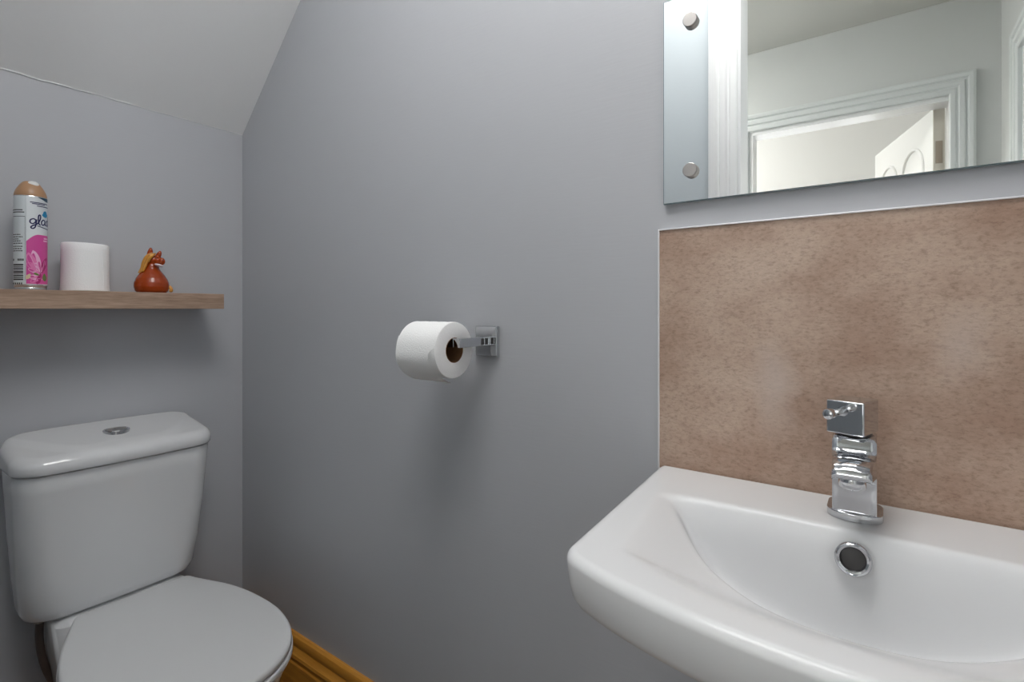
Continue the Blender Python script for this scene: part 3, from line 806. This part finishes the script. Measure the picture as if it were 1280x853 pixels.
# little orange horse ornament, local frame faces the camera
fg = empty('horse_ornament', 'small round orange pottery horse with yellow mane on the shelf', 'ornament', (0.5275, 1.520, SHZ1), math.radians(-18.9))
body_parts = MB()
v, f = lathe([(0.0001, 0.0), (0.030, 0.0), (0.0350, 0.005), (0.0382, 0.016), (0.0375, 0.026), (0.0335, 0.037), (0.0275, 0.047), (0.0215, 0.055), (0.0170, 0.062), (0.0140, 0.069), (0.0001, 0.073)], 40); body_parts.add(v, f)
R = lambda ax, d: Matrix.Rotation(math.radians(d), 3, ax)
for c, r, rot in (((0.000, -0.001, 0.0640), (0.0165, 0.0150, 0.0170), None), ((0.0035, -0.003, 0.0840), (0.0160, 0.0135, 0.0140), R('Y', 12)),
                  ((0.0135, -0.009, 0.0820), (0.0130, 0.0105, 0.0098), R('Y', 10)), ((0.0210, -0.0130, 0.0815), (0.0080, 0.0090, 0.0098), None)):
    v, f = sphere(c, r, 20, 14, rot); body_parts.add(v, f)
def ear(c, tip, w):
    c, tip = Vector(c), Vector(tip); P_ = [c.lerp(tip, t) for t in (0, 0.25, 0.5, 0.75, 0.92, 1)]
    return tube(P_, [w*0.9, w, w*0.95, w*0.75, w*0.45, w*0.1], 12)
for c, t_, w_ in (((-0.005, 0.000, 0.091), (-0.0015, -0.002, 0.1170), 0.0066), ((0.0120, 0.000, 0.090), (0.0190, -0.002, 0.1100), 0.0062)):
    v, f = ear(c, t_, w_); body_parts.add(v, f)
fb = body_parts.build('body', M['orange'], None); fb.parent = fg
rm = fb.modifiers.new('remesh', 'REMESH'); rm.mode = 'VOXEL'; rm.voxel_size = 0.0013; rm.use_smooth_shade = True
sm = fb.modifiers.new('smooth', 'SMOOTH'); sm.factor = 0.5; sm.iterations = 4
mn = MB()
for k, (pts, w_) in enumerate((([(0.005, -0.0155, 0.100), (-0.003, -0.0165, 0.094), (-0.010, -0.0155, 0.082), (-0.014, -0.0150, 0.068), (-0.019, -0.0165, 0.054)], 0.0036),
                 ([(0.002, -0.011, 0.102), (-0.008, -0.011, 0.095), (-0.0145, -0.010, 0.081), (-0.018, -0.010, 0.066), (-0.023, -0.011, 0.052)], 0.0038),
                 ([(-0.001, -0.004, 0.101), (-0.011, -0.004, 0.092), (-0.0165, -0.004, 0.077), (-0.0195, -0.004, 0.063), (-0.026, -0.005, 0.050)], 0.0038),
                 ([(0.008, -0.0155, 0.101), (0.003, -0.0185, 0.096), (-0.003, -0.0190, 0.089), (-0.0075, -0.0180, 0.078)], 0.0028),
                 ([(-0.003, 0.003, 0.100), (-0.012, 0.003, 0.088), (-0.017, 0.004, 0.072), (-0.020, 0.004, 0.057)], 0.0036))):
    sp_ = spline(pts, 6); n = len(sp_); v, f = tube(sp_, [w_*(0.45+0.75*math.sin(PI*min(1, (i+1)/n*0.86))) for i in range(n)], 10); mn.add(v, f)
o = mn.build('mane', M['yellow'], None); o.parent = fg; o['label'] = 'yellow mane'
v, f = sphere((0.0150, -0.0185, 0.0712), (0.0100, 0.0066, 0.0033), 20, 10, R('Y', 14)); o = local('teeth', v, f, M['teeth'], fg)
v, f = sphere((0.0095, -0.0165, 0.0870), (0.0014, 0.0012, 0.0018), 10, 8); local('eye', v, f, M['dark'], fg)
v, f = sphere((0.0240, -0.0212, 0.0835), (0.0012, 0.0010, 0.0014), 10, 8); local('nostril', v, f, M['dark'], fg)
v, f = tube(spline([(0.031, 0.006, 0.022), (0.039, 0.004, 0.016), (0.042, 0.002, 0.009), (0.0395, 0.001, 0.0035)], 6), [0.002]+[0.0042]*16+[0.003]*2, 12); local('tail', v, f, M['yellow'], fg)

# ------------------------------------------------------------------ toilet
CX = 0.4465
tl = empty('toilet', 'white close-coupled toilet with its lid down below the shelf', 'toilet', (0.46, YA-0.3, 0))
YB = YA-0.010
# cistern body: tapers towards the foot
rings = []
for z, hw, yf, r, bow in ((0.4060, 0.149, 1.478, 0.050, 0.004), (0.4085, 0.159, 1.470, 0.052, 0.005), (0.4150, 0.166, 1.464, 0.052, 0.006), (0.4300, 0.1715, 1.460, 0.050, 0.008), (0.50, 0.178, 1.449, 0.046, 0.010), (0.60, 0.184, 1.437, 0.044, 0.011), (0.70, 0.189, 1.427, 0.044, 0.012), (0.7370, 0.1905, 1.424, 0.044, 0.012), (0.7385, 0.1895, 1.425, 0.043, 0.012), (0.7390, 0.184, 1.431, 0.038, 0.012), (0.7440, 0.182, 1.433, 0.037, 0.012)):
    rings.append([(x, y, z) for x, y in rrect(CX-hw, CX+hw, yf, YB, 0.02 if False else r, 10, bow)])
nmin = min(len(r) for r in rings)
def resample(ring, n):
    P = [np.array(p) for p in ring]; P.append(P[0]); L_ = [0]
    for i in range(1, len(P)): L_.append(L_[-1]+np.linalg.norm(P[i]-P[i-1]))
    out = []; j = 0
    for k in range(n):
        s = L_[-1]*k/n
        while L_[j+1] < s: j += 1
        t = (s-L_[j])/max(1e-9, L_[j+1]-L_[j]); out.append(tuple(P[j]+(P[j+1]-P[j])*t))
    return out
rings = [resample(r, 160) for r in rings]
v, f = loft(rings); build('cistern', v, f, M['ceramic'], tl, angle=50)
# cistern lid: overhanging rim, rolled edge, shallow dish behind a curved ridge
LZ = 0.7425
LHW, LY0 = 0.1955, 1.416
lo = resample(rrect(CX-LHW, CX+LHW, LY0, YB+0.004, 0.050, 12, 0.014), 240)
lc = (CX, 1.510)
def crown(x, y):
    e = min(1.1, abs(x-CX)/LHW)
    t = (y-LY0)/0.17
    ridge = LY0+0.016 + 0.135*max(0, (e-0.32)/0.6)**1.8
    return 0.7830 + 0.036*t - 0.006*t*t - 0.006*(1-sstep(ridge-0.030, ridge+0.010, y)) - 0.007*e**4
topo = offset(lo, -0.022)
lid_z = crown
skirt = []
for i in range(1, 9):
    a = PI/2*i/8; off = 0.022*math.sin(a); fall = 1-math.cos(a)
    skirt.append((offset(topo, off), (lambda fl: (lambda x, y: crown(x, y) - 0.018*fl))(fall)))
skirt += [(lo, 0.752), (offset(lo, -0.0008), 0.7445), (offset(lo, -0.0025), LZ), (offset(lo, -0.0125), LZ)]
v, f = topped_solid(topo, lc, lid_z, skirt, 30, 0.8); build('cistern_lid', v, f, M['ceramic'], tl, angle=60)
bz = lid_z(CX-0.002, 1.493)
def oval(a, b_, z, n=40, cx=CX-0.002, cy=1.493): return [(cx+a*math.cos(2*PI*j/n), cy+b_*math.sin(2*PI*j/n), z) for j in range(n)]
v, f = loft([oval(0.0265, 0.0265, bz-0.006), oval(0.0265, 0.0265, bz+0.0025), oval(0.0250, 0.0250, bz+0.0042), oval(0.0225, 0.0225, bz+0.0042), oval(0.0218, 0.0218, bz+0.0026), oval(0.0001, 0.0001, bz+0.0026)]); bt = build('flush_button', v, f, M['chrome'], tl); bt['label'] = 'round chrome dual flush button'
for s_ in (-1, 1):
    half = ccw([(CX-0.002+s_*(0.0008+0.0195*max(0, math.cos(a))), 1.493+0.0200*math.sin(a)) for a in np.linspace(-PI/2, PI/2, 20)])
    v, f = loft([[(x, y, bz+z) for x, y in half] for z in (0.001, 0.0046)]); build('button_half', v, f, M['nickel'], bt)
# pan, seat and lid share one outline: straight hinge edge, flaring sides, round front
LC = Vector((0.460, 1.165)); yaw = math.radians(2.8)
def lid_outline(grow=0.0, back=0.305, n=26):
    half = spline([(0.108, back), (0.117, back-0.006), (0.126, 0.27), (0.143, 0.225), (0.164, 0.165), (0.1800, 0.09), (0.1875, 0.0), (0.1825, -0.065), (0.166, -0.125), (0.134, -0.175), (0.092, -0.206), (0.045, -0.222), (0.0, -0.226)], 7)
    full_ = half[:-1] + [(-x, y) for x, y in half[::-1]]
    pts = [(LC.x + x*math.cos(yaw) + y*math.sin(yaw)*-1*-1, LC.y + y*math.cos(yaw) - x*math.sin(yaw)) for x, y in full_]
    pts = ccw(pts)
    pts = resample([(x, y) for x, y in pts], 200)
    return offset(pts, grow) if grow else pts
lidp = lid_outline(-0.007)
v, f = topped_solid(lidp, (LC.x, LC.y), lambda x, y: 0.4045 - 0.16*((x-LC.x)**2+(y-LC.y)**2)*0.25, [(o_, (lambda d_: (lambda x, y: 0.4045 - 0.04*((x-LC.x)**2+(y-LC.y)**2) - d_))(0.4045-z)) for o_, z in roundover(lidp, 0.007, 0.4045)] + [(lid_outline(0.0), 0.389), (lid_outline(-0.003), 0.386)], 20)
build('seat_lid', v, f, M['plastic'], tl, angle=60)
so = lid_outline(0.0022)
v, f = topped_solid(offset(so, -0.004), (LC.x, LC.y), lambda x, y: 0.3838, roundover(offset(so, -0.004), 0.004, 0.3838) + [(so, 0.3735), (offset(so, -0.004), 0.366)], 6)
build('seat', v, f, M['plastic'], tl, angle=60)
rings = []
po = lid_outline(-0.012, 0.305)
for z, k, ky, sh in ((0.366, 1.0, 1.0, 0), (0.350, 1.0, 1.0, 0), (0.330, 0.985, 0.985, 0.004), (0.300, 0.95, 0.95, 0.012), (0.250, 0.86, 0.86, 0.035), (0.200, 0.75, 0.78, 0.06), (0.150, 0.66, 0.72, 0.08), (0.100, 0.60, 0.70, 0.09), (0.050, 0.60, 0.72, 0.09), (0.015, 0.63, 0.75, 0.085), (0.0, 0.64, 0.76, 0.083)):
    rings.append([(LC.x+(x-LC.x)*k, LC.y+(y-LC.y)*ky+sh, z) for x, y in po])
v, f = loft(rings); build('pan', v, f, M['ceramic'], tl, angle=60)
rings = []
for z, hw, y0, in ((0.404, 0.126, 1.478), (0.395, 0.132, 1.440), (0.33, 0.129, 1.42), (0.25, 0.12, 1.40), (0.12, 0.10, 1.36), (0.0, 0.10, 1.34)):
    rings.append(resample([(x, y, z) for x, y in rrect(0.452-hw, 0.452+hw, y0, YA-0.045, 0.03, 8)], 120))
v, f = loft(rings); build('pan_back', v, f, M['ceramic'], tl, angle=60)
for s in (-1, 1):
    v, f = lathe([(0.0001, 0.366), (0.014, 0.366), (0.014, 0.3885), (0.0001, 0.3895)], 24, (0.478+s*0.08, 1.452)); build('hinge', v, f, M['plastic'], tl)
# flexible supply hose hanging below the cistern
pts = spline([(0.312, 1.515, 0.415), (0.310, 1.515, 0.36), (0.318, 1.515, 0.30), (0.335, 1.515, 0.24), (0.345, 1.535, 0.17), (0.335, 1.575, 0.13), (0.325, 1.590, 0.12)], 8)
v, f = tube(pts, 0.0075, 14); hs = build('supply_hose', v, f, M['rubber'], tl)
for i in range(0, len(pts)-1, 3):
    pass
v, f = tube([(0.312, 1.515, 0.415), (0.3115, 1.515, 0.396)], 0.011, 6); build('hose_nut', v, f, M['brass'], hs)

# ------------------------------------------------------------------ camera, world, view
cam = bpy.data.cameras.new('camera'); co = bpy.data.objects.new('camera', cam); COL.objects.link(co)
cam.sensor_fit = 'HORIZONTAL'; cam.sensor_width = 36; cam.lens = 18.0
cam.shift_y = -(426.5-387)/1280; cam.clip_start = 0.01
co.location = (0, 0, H); co.rotation_euler = (PI/2, 0, math.atan2(0.584, 0.812)-PI/2)
S.camera = co
w = bpy.data.worlds.new('world'); S.world = w; w.use_nodes = True
w.node_tree.nodes['Background'].inputs['Color'].default_value = (0.8, 0.88, 1, 1)
w.node_tree.nodes['Background'].inputs['Strength'].default_value = 0.3
S.view_settings.view_transform = 'Standard'; S.view_settings.look = 'None'
S.view_settings.exposure = 0.08; S.view_settings.gamma = 1.0; S.view_settings.use_curve_mapping = False
S.cycles.use_denoising = True
S.cycles.max_bounces = 10; S.cycles.diffuse_bounces = 6; S.cycles.glossy_bounces = 6
S.cycles.caustics_reflective = False; S.cycles.caustics_refractive = False
